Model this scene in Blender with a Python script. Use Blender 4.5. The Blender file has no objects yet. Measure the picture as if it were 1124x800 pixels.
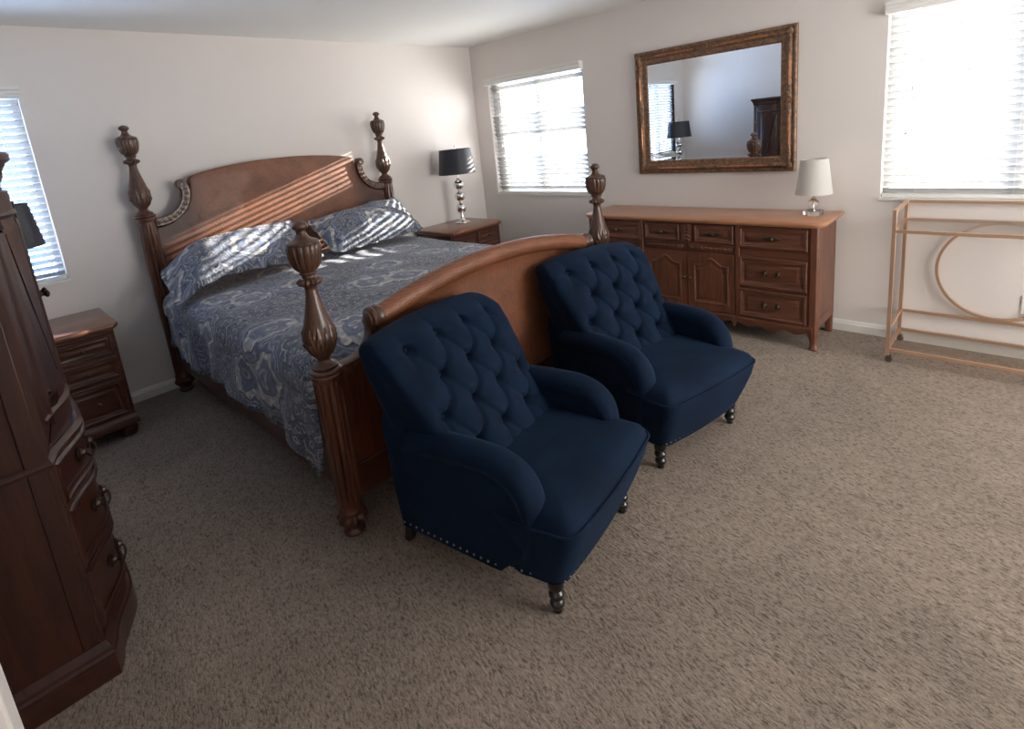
import bpy, bmesh, math, random
from math import sin, cos, pi, radians, sqrt, exp
from mathutils import Vector, Matrix
random.seed(7)
scene = bpy.context.scene
COL = scene.collection

# ---------------------------------------------------------------- camera
def cam_matrix(yaw, pitch, roll, loc):
    y, p, r = map(radians, (yaw, pitch, roll))
    fwd = Vector((-sin(y)*cos(p), cos(y)*cos(p), sin(p)))
    right = Vector((cos(y), sin(y), 0)); up = right.cross(fwd)
    r2 = right*cos(r) + up*sin(r); u2 = -right*sin(r) + up*cos(r)
    m = Matrix((r2, u2, -fwd)).transposed().to_4x4(); m.translation = loc
    return m
F_PX, PX, PY = 591.843, 554.802, 273.369
cd = bpy.data.cameras.new('camera'); cam = bpy.data.objects.new('camera', cd); COL.objects.link(cam)
cam.matrix_world = cam_matrix(-44.913, -12.345, -5.767, (-4.309, -4.576, 1.666))
cd.sensor_fit = 'HORIZONTAL'; cd.sensor_width = 36.0; cd.lens = 36.0*F_PX/1124
cd.shift_x = (562-PX)/1124; cd.shift_y = (PY-400)/1124; cd.clip_start = .02
scene.camera = cam

# ---------------------------------------------------------------- light
def rgb(r, g, b):
    f = lambda c: (c/255/12.92) if c/255 <= .04045 else ((c/255+.055)/1.055)**2.4
    return (f(r), f(g), f(b), 1)
scene.view_settings.view_transform = 'Standard'; scene.view_settings.look = 'None'
scene.view_settings.gamma = 1; scene.view_settings.use_curve_mapping = False
scene.view_settings.exposure = 1.12
W = bpy.data.worlds.new('world'); scene.world = W; W.use_nodes = True
wb = W.node_tree.nodes['Background']; 
_t = W.node_tree; _g = _t.nodes.new('ShaderNodeTexCoord'); _s = _t.nodes.new('ShaderNodeSeparateXYZ'); _r = _t.nodes.new('ShaderNodeValToRGB')
_t.links.new(_g.outputs['Generated'], _s.inputs[0]); _t.links.new(_s.outputs[1], _r.inputs[0]); _t.links.new(_r.outputs[0], wb.inputs[0])
_r.color_ramp.elements[0].position = .35; _r.color_ramp.elements[0].color = (1, .97, .945, 1)     # hazy sky on the sunny side
_r.color_ramp.elements[1].position = .75; _r.color_ramp.elements[1].color = (.50, .90, 1.65, 1)    # clear blue sky away from it
wb.inputs[1].default_value = 6.8
sd = bpy.data.lights.new('sun', 'SUN'); sd.energy = 15; sd.angle = radians(.4); sd.color = (1, .91, .80)
sun = bpy.data.objects.new('sun', sd); COL.objects.link(sun)
sun.rotation_euler = Vector((-1, .20, -.283)).to_track_quat('-Z', 'Y').to_euler()
def portal(name, c, sx, sy, direction):
    l = bpy.data.lights.new(name, 'AREA'); l.shape = 'RECTANGLE'; l.size = sx; l.size_y = sy
    l.cycles.is_portal = True
    o = bpy.data.objects.new(name, l); COL.objects.link(o); o.location = c
    o.rotation_euler = Vector(direction).to_track_quat('-Z', 'Z').to_euler()
# windows in the right wall (y0, y1) and in the back wall (x0, x1), each with sill and head height
WIN2 = (-1.492, -.235, .975, 2.215); WIN3 = (-5.15, -3.848, .975, 2.195); WIN1 = (-4.75, -3.878, .985, 2.16)
for n, w in (('portal_a', WIN2), ('portal_b', WIN3)):
    portal(n, (.14, (w[0]+w[1])/2, (w[2]+w[3])/2), w[1]-w[0], w[3]-w[2], (-1, 0, 0))
portal('portal_c', ((WIN1[0]+WIN1[1])/2, .14, (WIN1[2]+WIN1[3])/2), WIN1[1]-WIN1[0], WIN1[3]-WIN1[2], (0, -1, 0))

WIN_ADDED = (-2.4, -.4, .6, 2.25)    # unseen window added in the front wall to brighten the room
portal('portal_d', ((WIN_ADDED[0]+WIN_ADDED[1])/2, -7.14, (WIN_ADDED[2]+WIN_ADDED[3])/2), WIN_ADDED[1]-WIN_ADDED[0], WIN_ADDED[3]-WIN_ADDED[2], (0, 1, 0))

# ---------------------------------------------------------------- helpers: objects
def root_of(o):
    while o.parent: o = o.parent
    return o
class G:
    """verts and faces of one mesh"""
    def __init__(s): s.v = []; s.f = []; s.uv = None
    def add(s, vs, fs):
        k = len(s.v); s.v += [tuple(p) for p in vs]; s.f += [tuple(i+k for i in f) for f in fs]; return s
    def box(s, x0, x1, y0, y1, z0, z1):
        vs = [(x, y, z) for z in (z0, z1) for y in (y0, y1) for x in (x0, x1)]
        return s.add(vs, [(0,2,3,1),(4,5,7,6),(0,1,5,4),(2,6,7,3),(0,4,6,2),(1,3,7,5)])
    def loft(s, rings, cap0=True, cap1=True, closed=True):
        n = len(rings[0]); vs = [p for r in rings for p in r]; fs = []
        for i in range(len(rings)-1):
            for j in range(n if closed else n-1):
                a, b = i*n+j, i*n+(j+1) % n
                fs.append((a, b, b+n, a+n))
        if cap0: fs.append(tuple(reversed(range(n))))
        if cap1: fs.append(tuple(range((len(rings)-1)*n, len(rings)*n)))
        return s.add(vs, fs)
    def lathe(s, prof, c=(0, 0), seg=32, fn=None, axis='z'):
        rings = []
        for (r, z) in prof:
            ring = []
            for k in range(seg):
                t = 2*pi*k/seg; rr = r*(fn(z, t) if fn else 1)
                if axis == 'z': ring.append((c[0]+rr*cos(t), c[1]+rr*sin(t), z))
                elif axis == '-y': ring.append((c[0]+rr*cos(t), -z, c[1]+rr*sin(t)))
                else: ring.append((z, c[0]+rr*cos(t), c[1]+rr*sin(t)))
            rings.append(ring)
        return s.loft(rings)
    def tube(s, path, r, seg=10, closed=False, up=None, sq=False):
        pts = [Vector(p) for p in path]; n = len(pts); rings = []
        prev = None
        for i, p in enumerate(pts):
            if closed: t = (pts[(i+1) % n]-pts[i-1])
            else: t = pts[min(i+1, n-1)]-pts[max(i-1, 0)]
            t.normalize()
            if prev is None:
                a = Vector(up) if up else (Vector((0, 0, 1)) if abs(t.z) < .9 else Vector((1, 0, 0)))
            else: a = prev
            a = (a - t*a.dot(t)).normalized(); prev = a; b = t.cross(a)
            rr = r[i] if isinstance(r, (list, tuple)) else r
            if sq: rings.append([p+(a*u+b*w)*rr for u, w in ((1, 1), (-1, 1), (-1, -1), (1, -1))])
            else: rings.append([p+(a*cos(2*pi*k/seg)+b*sin(2*pi*k/seg))*rr for k in range(seg)])
        if closed: rings.append(rings[0]); return s.loft(rings, False, False)
        return s.loft(rings)
    def ball(s, c, r, seg=12, rot=None):
        r = r if isinstance(r, (list, tuple)) else (r, r, r); rings = []
        for i in range(1, seg//2+2):
            a = pi*(i-.5)/(seg//2+1) if False else pi*i/(seg//2+2)
            ring = [Vector((r[0]*sin(a)*cos(2*pi*k/seg), r[1]*sin(a)*sin(2*pi*k/seg), -r[2]*cos(a))) for k in range(seg)]
            if rot is not None: ring = [rot @ p for p in ring]
            rings.append([p+Vector(c) for p in ring])
        return s.loft(rings)
    def transform(s, fn): s.v = [tuple(fn(*p)) for p in s.v]; return s

def obj(name, g, mat, parent=None, world=False, sharp=38, bevel=0, solid=0, sub=0):
    vs = g.v
    if world and parent is not None:
        o0 = root_of(parent).location; vs = [(x-o0.x, y-o0.y, z-o0.z) for x, y, z in vs]
    me = bpy.data.meshes.new(name); me.from_pydata(vs, [], g.f); me.validate()
    bm = bmesh.new(); bm.from_mesh(me)
    bmesh.ops.remove_doubles(bm, verts=bm.verts, dist=1e-6)
    if not g.uv: bmesh.ops.recalc_face_normals(bm, faces=bm.faces)
    for f in bm.faces: f.smooth = True
    sa = radians(sharp)
    for e in bm.edges:
        if len(e.link_faces) == 2 and e.calc_face_angle(0) > sa: e.smooth = False
    if g.uv:
        L = bm.loops.layers.uv.new('UVMap'); bm.verts.ensure_lookup_table()
        key = {}
        for p, uv in zip(vs, g.uv): key[(round(p[0], 5), round(p[1], 5), round(p[2], 5))] = uv
        for f in bm.faces:
            for l in f.loops:
                c = l.vert.co; l[L].uv = key.get((round(c.x, 5), round(c.y, 5), round(c.z, 5)), (0, 0))
    bm.to_mesh(me); bm.free(); me.materials.append(mat)
    o = bpy.data.objects.new(name, me); COL.objects.link(o)
    if parent is not None: o.parent = parent
    if solid: m = o.modifiers.new('solid', 'SOLIDIFY'); m.thickness = solid; m.offset = -1
    if bevel:
        m = o.modifiers.new('bevel', 'BEVEL'); m.width = bevel; m.segments = 2; m.limit_method = 'ANGLE'; m.angle_limit = radians(35)
    if sub: m = o.modifiers.new('sub', 'SUBSURF'); m.levels = sub; m.render_levels = sub
    return o
def tag(o, label, cat, group=None):
    o['label'] = label; o['category'] = cat
    if group: o['group'] = group
    return o
def thing(name, label, cat, loc=(0, 0, 0), rot=0, group=None):
    o = bpy.data.objects.new(name, None); COL.objects.link(o); o.empty_display_size = .1
    o.location = loc; o.rotation_euler = (0, 0, rot); return tag(o, label, cat, group)
def struct(name, g, mat, parent=None, **k):
    o = obj(name, g, mat, parent, **k)
    if parent is None: o['kind'] = 'structure'
    return o
def dup(o, parent=None):
    c = o.copy(); COL.objects.link(c); c.parent = parent
    for ch in list(o.children): dup(ch, c)
    return c

# ---------------------------------------------------------------- helpers: shapes
def offset_poly(P, d):
    """move a closed ccw 2-D outline inward by d"""
    n = len(P); out = []
    for i in range(n):
        a, b, c = P[i-1], P[i], P[(i+1) % n]
        e1 = (b[0]-a[0], b[1]-a[1]); e2 = (c[0]-b[0], c[1]-b[1])
        l1 = max(1e-9, math.hypot(*e1)); l2 = max(1e-9, math.hypot(*e2))
        n1 = (-e1[1]/l1, e1[0]/l1); n2 = (-e2[1]/l2, e2[0]/l2)
        m = (n1[0]+n2[0], n1[1]+n2[1]); q = max(.35, (m[0]*n1[0]+m[1]*n1[1]))
        out.append((b[0]+m[0]/q*d, b[1]+m[1]/q*d))
    return out
def rect(x0, x1, z0, z1, n=1):
    P = []
    for (a, b) in (((x0, z0), (x1, z0)), ((x1, z0), (x1, z1)), ((x1, z1), (x0, z1)), ((x0, z1), (x0, z0))):
        for k in range(n): P.append((a[0]+(b[0]-a[0])*k/n, a[1]+(b[1]-a[1])*k/n))
    return P
def arch_rect(x0, x1, z0, z1, drop, n=24):
    """rectangle whose top edge is a shouldered arch"""
    P = [(x0, z0), ((x0+x1)/2, z0), (x1, z0), (x1, (z0+z1)/2)]
    for k in range(n+1):
        t = k/n; x = x1+(x0-x1)*t; u = abs(2*t-1)
        z = z1-drop*(1 if u > .72 else (1-cos(min(1, u/.72)*pi))/2)
        P.append((x, z))
    P.append((x0, (z0+z1)/2))
    return P
def round_poly(P, r, n=5):
    """round every corner of a polygon (r: number or list)"""
    out = []; m = len(P)
    for i in range(m):
        a, b, c = Vector(P[i-1]), Vector(P[i]), Vector(P[(i+1) % m]); rr = r[i] if isinstance(r, (list, tuple)) else r
        if rr <= 0: out.append(tuple(b)); continue
        u = (a-b); w = (c-b); q = min(rr, u.length*.49, w.length*.49)
        p0 = b+u.normalized()*q; p1 = b+w.normalized()*q
        for k in range(n+1):
            t = k/n; p = p0*(1-t)**2+b*2*t*(1-t)+p1*t*t; out.append((p.x, p.y))
    return out
def slab(g, P, prof):
    """loft a plan outline through (z, inset) pairs"""
    return g.loft([[(x, y, z) for x, y in offset_poly(P, d)] for z, d in prof])
def relief(g, P, prof, mp):
    """loft a front outline through (inset, height) pairs; mp(x, z, h) gives the point"""
    return g.loft([[mp(x, z, h) for x, z in (offset_poly(P, d) if d else P)] for d, h in prof])
def front(y0): return lambda x, z, h: (x, y0-h, z)
PANEL = [(0, -.004), (0, .010), (.004, .014), (.014, .014), (.020, .008), (.026, .010), (.034, .004), (.046, .004), (.058, .011), (.062, .011)]
def smooth_prof(pts, n=4):
    """catmull-rom through (r, z) points"""
    out = []; m = len(pts)
    for i in range(m-1):
        p0, p1, p2, p3 = pts[max(i-1, 0)], pts[i], pts[i+1], pts[min(i+2, m-1)]
        for k in range(n):
            t = k/n
            out.append(tuple(.5*((2*p1[j])+(-p0[j]+p2[j])*t+(2*p0[j]-5*p1[j]+4*p2[j]-p3[j])*t*t+(-p0[j]+3*p1[j]-3*p2[j]+p3[j])*t**3) for j in range(len(p1))))
    out.append(tuple(pts[-1])); return out

# ---------------------------------------------------------------- materials
class NT:
    def __init__(s, name):
        s.m = bpy.data.materials.new(name); s.m.use_nodes = True; s.t = s.m.node_tree; s.b = s.t.nodes['Principled BSDF']
        s.out = s.t.nodes['Material Output']
    def n(s, typ, **k):
        o = s.t.nodes.new('ShaderNode'+typ)
        for a, b in k.items():
            if hasattr(o, a): setattr(o, a, b)
            else: o.inputs[a].default_value = b
        return o
    def l(s, a, b): s.t.links.new(a, b)
    def ramp(s, src, stops, interp='LINEAR'):
        r = s.n('ValToRGB'); r.color_ramp.interpolation = interp; e = r.color_ramp.elements
        while len(e) < len(stops): e.new(.5)
        for i, (p, c) in enumerate(stops): e[i].position = p; e[i].color = c if len(c) == 4 else (*c, 1)
        s.l(src, r.inputs[0]); return r.outputs[0]
    def math(s, op, a, b=None, c=None):
        m = s.n('Math', operation=op)
        for i, x in enumerate((a, b, c)):
            if x is None: continue
            if isinstance(x, (int, float)): m.inputs[i].default_value = x
            else: s.l(x, m.inputs[i])
        return m.outputs[0]
    def mix(s, f, a, b, typ='MIX'):
        m = s.n('Mix', data_type='RGBA', blend_type=typ)
        for i, x in ((0, f), (6, a), (7, b)):
            if isinstance(x, (int, float)): m.inputs[i].default_value = x
            elif isinstance(x, tuple): m.inputs[i].default_value = x
            else: s.l(x, m.inputs[i])
        return m.outputs[2]
    def bump(s, h, st=.3, dist=.005):
        b = s.n('Bump'); b.inputs['Strength'].default_value = st; b.inputs['Distance'].default_value = dist
        s.l(h, b.inputs['Height']); s.l(b.outputs[0], s.b.inputs['Normal']); return b
    def coord(s, scale=(1, 1, 1), kind='Object', rot=(0, 0, 0), vt='POINT'):
        tc = s.n('TexCoord'); mp = s.n('Mapping'); mp.vector_type = vt; mp.inputs['Scale'].default_value = scale; mp.inputs['Rotation'].default_value = rot
        s.l(tc.outputs[kind], mp.inputs[0]); return mp.outputs[0]
    def noise(s, vec, scale=5, detail=3, rough=.5, dist=0):
        o = s.n('TexNoise'); o.inputs['Scale'].default_value = scale; o.inputs['Detail'].default_value = detail
        o.inputs['Roughness'].default_value = rough; o.inputs['Distortion'].default_value = dist; s.l(vec, o.inputs['Vector']); return o.outputs[0]
def plain(name, c, rough=.5, metal=0, **k):
    m = NT(name); m.b.inputs['Base Color'].default_value = c; m.b.inputs['Roughness'].default_value = rough; m.b.inputs['Metallic'].default_value = metal
    for a, b in k.items(): m.b.inputs[a.replace('_', ' ')].default_value = b
    return m
def wood(name, dark, light, axis=0, rough=.35, coat=.3, fine=1):
    m = NT(name); sc = [9, 9, 9]; sc[axis] = .9
    v = m.coord(tuple(sc)); a = m.noise(v, 3.2*fine, 5, .6, 1.2)
    sc2 = [60, 60, 60]; sc2[axis] = 3
    b = m.noise(m.coord(tuple(sc2)), 3, 3, .6)
    f = m.math('ADD', m.math('MULTIPLY', a, .7), m.math('MULTIPLY', b, .3))
    col = m.ramp(f, [(.36, dark), (.62, light)])
    m.l(col, m.b.inputs['Base Color'])
    m.b.inputs['Roughness'].default_value = rough; m.b.inputs['Coat Weight'].default_value = coat; m.b.inputs['Coat Roughness'].default_value = .22
    m.bump(f, .12, .002); return m.m
M = {}
mw = NT('wall_paint'); v = mw.coord()
mw.l(mw.ramp(mw.noise(v, 1.3, 3), [(.3, rgb(223, 216, 211)), (.7, rgb(227, 220, 215))]), mw.b.inputs['Base Color'])
mw.b.inputs['Roughness'].default_value = .75; mw.bump(mw.noise(v, 90, 3), .25, .002); M['wall'] = mw.m
mc = NT('ceiling_paint'); v = mc.coord(); mc.b.inputs['Base Color'].default_value = rgb(238, 237, 233); mc.b.inputs['Roughness'].default_value = .85
mc.bump(mc.noise(v, 60, 3), .3, .003); M['ceil'] = mc.m
M['trim'] = plain('white_trim_paint', rgb(228, 226, 222), .35).m
M['vinyl'] = plain('white_vinyl', rgb(225, 226, 226), .4).m
mf = NT('carpet'); v = mf.coord()
n1 = mf.noise(mf.coord((2.3, 1, 1), rot=(0, 0, radians(78)), vt='TEXTURE'), 112, 4, .62, .5); n2 = mf.noise(v, 240, 2, .7); n3 = mf.noise(v, 1.1, 4, .6, 1.2); n4 = mf.noise(v, 6, 3, .6)
n5 = mf.noise(mf.coord((1.8, 1, 1), rot=(0, 0, radians(78)), vt='TEXTURE'), 30, 3, .6, .8)
h = mf.math('ADD', mf.math('ADD', mf.math('MULTIPLY', n1, .75), mf.math('MULTIPLY', n2, .25)), mf.math('MULTIPLY', n5, .25))
col = mf.ramp(h, [(.48, rgb(102, 91, 81)), (.62, rgb(164, 147, 133)), (.85, rgb(194, 176, 161))])
patch = mf.math('ADD', mf.math('MULTIPLY', n3, .7), mf.math('MULTIPLY', n4, .3))
col = mf.mix(.6, col, mf.ramp(patch, [(.40, (.72, .72, .72)), (.58, (1, 1, 1))]), 'MULTIPLY')
mf.l(col, mf.b.inputs['Base Color']); mf.b.inputs['Roughness'].default_value = .95; mf.b.inputs['Specular IOR Level'].default_value = .1
mf.b.inputs['Sheen Weight'].default_value = .1; mf.b.inputs['Sheen Roughness'].default_value = .6
mf.bump(h, 1.0, .022); M['carpet'] = mf.m
# furniture woods
M['bed_wood'] = wood('cherry_wood_bed', rgb(60, 30, 20), rgb(98, 54, 36), 2, .3, .45)
M['bed_rail'] = wood('cherry_wood_rail', rgb(56, 29, 20), rgb(88, 50, 34), 1, .35, .3)
M['bed_carve'] = wood('antiqued_carved_wood', rgb(54, 32, 22), rgb(92, 60, 42), 2, .38, .3)
M['dres'] = wood('walnut_wood_front', rgb(76, 44, 30), rgb(112, 68, 48), 0, .45, .12)
M['dres_lit_top'] = wood('walnut_wood_lit_top', rgb(160, 108, 76), rgb(186, 132, 98), 0, .32, .3)  # same walnut, with the lit tone of the top put into its colour
M['dres_v'] = wood('walnut_wood_upright', rgb(80, 46, 32), rgb(118, 72, 50), 2, .45, .12)
M['ns'] = wood('mahogany_wood', rgb(58, 28, 19), rgb(92, 50, 34), 0, .38, .25)
M['ns_top'] = wood('mahogany_wood_top', rgb(104, 66, 48), rgb(130, 86, 64), 0, .3, .4)
M['arm'] = wood('dark_mahogany_wood', rgb(35, 14, 8), rgb(60, 27, 17), 2, .38, .25)
M['arm_h'] = wood('dark_mahogany_drawers', rgb(35, 15, 9), rgb(62, 29, 19), 0, .35, .35)
M['black_wood'] = plain('black_lacquered_wood', rgb(22, 18, 17), .28, Coat_Weight=.4).m
M['bronze'] = plain('antique_bronze', rgb(92, 78, 62), .35, .9).m
M['dark_bronze'] = plain('dark_bronze', rgb(62, 46, 38), .35, .8).m
M['chrome'] = plain('chrome', rgb(225, 222, 218), .06, 1).m
M['nail'] = plain('nickel_nailhead', rgb(165, 155, 140), .3, 1).m
M['gold'] = plain('champagne_gold_metal', rgb(206, 170, 144), .34, .7).m
M['caster'] = plain('caster_metal', rgb(95, 92, 90), .4, .6).m
M['black_fabric'] = NT('black_shade_fabric'); m = M['black_fabric']
m.b.inputs['Base Color'].default_value = rgb(38, 40, 50); m.b.inputs['Roughness'].default_value = .5; m.bump(m.noise(m.coord((1, 1, 1)), 300, 2), .1, .001); M['black_fabric'] = m.m
M['white_fabric'] = NT('white_shade_fabric'); m = M['white_fabric']
m.b.inputs['Base Color'].default_value = rgb(230, 227, 222); m.b.inputs['Roughness'].default_value = .8
tr = m.n('BsdfTranslucent'); tr.inputs[0].default_value = rgb(234, 230, 224); mx = m.n('MixShader'); mx.inputs[0].default_value = .35
m.l(m.b.outputs[0], mx.inputs[1]); m.l(tr.outputs[0], mx.inputs[2]); m.l(mx.outputs[0], m.out.inputs[0]); M['white_fabric'] = m.m
def glassy(name, tint, gloss=.1):
    m = NT(name); t = m.t; t.nodes.remove(m.b)
    a = m.n('BsdfTransparent'); a.inputs[0].default_value = tint; g = m.n('BsdfGlossy'); g.inputs['Roughness'].default_value = .02
    fr = m.n('LayerWeight'); mx = m.n('MixShader'); m.l(m.math('ADD', m.math('MULTIPLY', m.math('POWER', fr.outputs['Facing'], 4), gloss), .035), mx.inputs[0])
    m.l(a.outputs[0], mx.inputs[1]); m.l(g.outputs[0], mx.inputs[2]); m.l(mx.outputs[0], m.out.inputs[0]); return m.m
M['glass'] = glassy('window_glass', (.98, .99, .99, 1), .25)
M['shelf_glass'] = glassy('tinted_shelf_glass', (.965, .955, .94, 1), .4)
m = NT('clear_crystal'); m.b.inputs['Base Color'].default_value = (.97, .97, .97, 1); m.b.inputs['Transmission Weight'].default_value = .95; m.b.inputs['Roughness'].default_value = .02; m.b.inputs['IOR'].default_value = 1.5; M['crystal'] = m.m
m = NT('mirror_silver'); m.b.inputs['Base Color'].default_value = (.86, .88, .88, 1); m.b.inputs['Metallic'].default_value = 1; m.b.inputs['Roughness'].default_value = .004; M['mirror'] = m.m
# slats: thin white blades that let some light through
m = NT('white_blind_slats'); m.b.inputs['Base Color'].default_value = (.49, .49, .49, 1); m.b.inputs['Roughness'].default_value = .45
tr = m.n('BsdfTranslucent'); tr.inputs[0].default_value = (.49, .49, .49, 1); mx = m.n('MixShader'); mx.inputs[0].default_value = .17
m.l(m.b.outputs[0], mx.inputs[1]); m.l(tr.outputs[0], mx.inputs[2]); m.l(mx.outputs[0], m.out.inputs[0]); M['slat'] = m.m
# gilded frame
m = NT('gilded_bronze_frame'); v = m.coord(); n = m.noise(v, 45, 4, .7)
m.l(m.ramp(n, [(.35, rgb(84, 62, 48)), (.55, rgb(128, 96, 72)), (.75, rgb(168, 128, 96))]), m.b.inputs['Base Color'])
m.b.inputs['Metallic'].default_value = .2; m.b.inputs['Roughness'].default_value = .42; m.bump(m.noise(v, 120, 3, .7), .35, .003); M['gilt'] = m.m
m = NT('gilded_bronze_bead'); m.l(m.ramp(m.noise(m.coord(), 60, 3), [(.3, rgb(150, 96, 66)), (.7, rgb(214, 150, 108))]), m.b.inputs['Base Color'])
m.b.inputs['Metallic'].default_value = .6; m.b.inputs['Roughness'].default_value = .35; M['gilt_hi'] = m.m
# velvet
m = NT('navy_velvet'); v = m.coord(); n = m.noise(v, 5, 4, .6, .8); n2 = m.noise(v, 260, 2)
m.l(m.ramp(n, [(.3, rgb(9, 23, 42)), (.7, rgb(15, 34, 57))]), m.b.inputs['Base Color']); m.b.inputs['Roughness'].default_value = .85
m.b.inputs['Specular IOR Level'].default_value = .15; m.b.inputs['Sheen Weight'].default_value = .22; m.b.inputs['Sheen Roughness'].default_value = .35; m.b.inputs['Sheen Tint'].default_value = rgb(80, 110, 150)
m.bump(m.math('ADD', m.math('MULTIPLY', n, 1.5), m.math('MULTIPLY', n2, .15)), .35, .006); M['velvet'] = m.m
# woven leather of the headboard and footboard, stained darker towards its own edge
def woven(name, half, zlo, zhi):
    m = NT(name); tc = m.n('TexCoord'); sp = m.n('SeparateXYZ'); m.l(tc.outputs['Object'], sp.inputs[0]); x, z = sp.outputs[0], sp.outputs[2]
    a = m.math('SINE', m.math('MULTIPLY', m.math('ADD', x, z), 330)); b = m.math('SINE', m.math('MULTIPLY', m.math('SUBTRACT', x, z), 330))
    w = m.math('MULTIPLY', a, b); nz = m.noise(tc.outputs['Object'], 6, 4, .6); fine = m.noise(tc.outputs['Object'], 90, 3, .7)
    f = m.math('ADD', m.math('ADD', m.math('MULTIPLY', nz, .55), m.math('MULTIPLY', fine, .4)), m.math('MULTIPLY', w, .13))
    col = m.ramp(f, [(.3, rgb(92, 54, 34)), (.68, rgb(146, 90, 60))])
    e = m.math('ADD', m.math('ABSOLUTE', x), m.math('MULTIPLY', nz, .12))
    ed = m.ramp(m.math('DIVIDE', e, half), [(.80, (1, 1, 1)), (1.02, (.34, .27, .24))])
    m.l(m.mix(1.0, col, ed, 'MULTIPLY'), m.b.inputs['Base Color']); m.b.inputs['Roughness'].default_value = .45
    m.b.inputs['Coat Weight'].default_value = .05; m.bump(w, .35, .002); return m.m
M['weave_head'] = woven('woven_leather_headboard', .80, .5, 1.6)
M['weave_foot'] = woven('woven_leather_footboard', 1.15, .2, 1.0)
# blue paisley cotton; UV is in metres
def paisley(name, seed=0.):
    m = NT(name); tc = m.n('TexCoord'); mp = m.n('Mapping'); mp.inputs['Location'].default_value = (seed, seed*.7, 0); m.l(tc.outputs['UV'], mp.inputs[0]); uv = mp.outputs[0]
    def warp(vec, sc, amt, det=2):
        nn = m.n('TexNoise'); nn.inputs['Scale'].default_value = sc; nn.inputs['Detail'].default_value = det; m.l(vec, nn.inputs['Vector'])
        s1 = m.n('VectorMath', operation='SUBTRACT'); m.l(nn.outputs['Color'], s1.inputs[0]); s1.inputs[1].default_value = (.5, .5, .5)
        s2 = m.n('VectorMath', operation='SCALE'); m.l(s1.outputs[0], s2.inputs[0]); s2.inputs['Scale'].default_value = amt
        s3 = m.n('VectorMath', operation='ADD'); m.l(vec, s3.inputs[0]); m.l(s2.outputs[0], s3.inputs[1]); return s3.outputs[0]
    wv = warp(warp(uv, 5, .12), 15, .07)
    vo = m.n('TexVoronoi', voronoi_dimensions='2D'); vo.inputs['Scale'].default_value = 2.15; vo.inputs['Randomness'].default_value = .72; m.l(wv, vo.inputs['Vector'])
    v2 = m.n('TexVoronoi', voronoi_dimensions='2D'); v2.inputs['Scale'].default_value = 13; v2.inputs['Randomness'].default_value = .6; m.l(warp(uv, 9, .05), v2.inputs['Vector'])
    d = m.math('ADD', vo.outputs['Distance'], m.math('MULTIPLY', m.math('SUBTRACT', v2.outputs['Distance'], .38), .11))
    v3 = m.n('TexVoronoi', voronoi_dimensions='2D'); v3.inputs['Scale'].default_value = 13; v3.inputs['Randomness'].default_value = .9; m.l(warp(uv, 24, .05), v3.inputs['Vector'])
    curl = m.ramp(m.math('FRACT', m.math('MULTIPLY', v3.outputs['Distance'], 2.2)), [(0, rgb(26, 34, 54)), (.2, rgb(52, 62, 86)), (.34, rgb(176, 180, 182)), (.48, rgb(118, 128, 146)), (.6, rgb(30, 40, 62)), (.85, rgb(92, 104, 128)), (1, rgb(26, 34, 54))])
    cont = m.noise(warp(uv, 20, .045), 13, 3, .55)
    fine = m.math('FRACT', m.math('MULTIPLY', cont, 6))
    swirl = m.ramp(fine, [(0, rgb(26, 34, 54)), (.16, rgb(120, 130, 148)), (.32, rgb(42, 52, 76)), (.48, rgb(182, 184, 184)), (.60, rgb(62, 74, 100)), (.76, rgb(146, 152, 162)), (.88, rgb(34, 44, 66)), (1, rgb(24, 32, 52))])
    tiny = m.noise(warp(uv, 40, .02), 55, 2, .6)
    swirl = m.mix(m.ramp(tiny, [(.50, (0, 0, 0)), (.58, (.45, .45, .45))]), swirl, rgb(64, 80, 114))
    swirl = m.mix(m.ramp(m.noise(uv, 6, 2), [(.42, (0, 0, 0)), (.5, (.85, .85, .85))]), swirl, curl)
    rings = m.ramp(d, [(0, rgb(64, 80, 112)), (.06, rgb(190, 190, 186)), (.09, rgb(54, 68, 104)), (.14, rgb(110, 126, 154)), (.17, rgb(60, 74, 108)), (.20, rgb(206, 203, 192)), (.265, rgb(212, 208, 194)),
        (.28, rgb(22, 30, 52)), (.31, rgb(84, 98, 126)), (.335, rgb(176, 182, 192)), (.36, rgb(26, 36, 60)), (.395, rgb(156, 162, 172)), (.42, rgb(28, 38, 62)), (.455, rgb(112, 122, 142)), (.47, rgb(44, 58, 90))])
    msk = m.ramp(d, [(.45, (1, 1, 1)), (.465, (0, 0, 0))])
    det = m.ramp(m.noise(warp(uv, 30, .03), 26, 2), [(.42, (0, 0, 0)), (.50, (.55, .55, .55))])
    rings = m.mix(det, rings, rgb(84, 100, 134))
    col = m.mix(msk, swirl, rings)
    col = m.mix(.04, col, rgb(98, 112, 140))
    hs = m.n('HueSaturation'); hs.inputs['Saturation'].default_value = .8; m.l(col, hs.inputs['Color']); col = hs.outputs[0]
    m.l(col, m.b.inputs['Base Color']); m.b.inputs['Roughness'].default_value = .62; m.b.inputs['Sheen Weight'].default_value = .15
    m.bump(m.noise(uv, 9, 4, .6, .4), .55, .018); return m.m
M['pais'] = paisley('blue_paisley_cotton'); M['pais2'] = paisley('blue_paisley_sham', 3.31)

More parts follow.
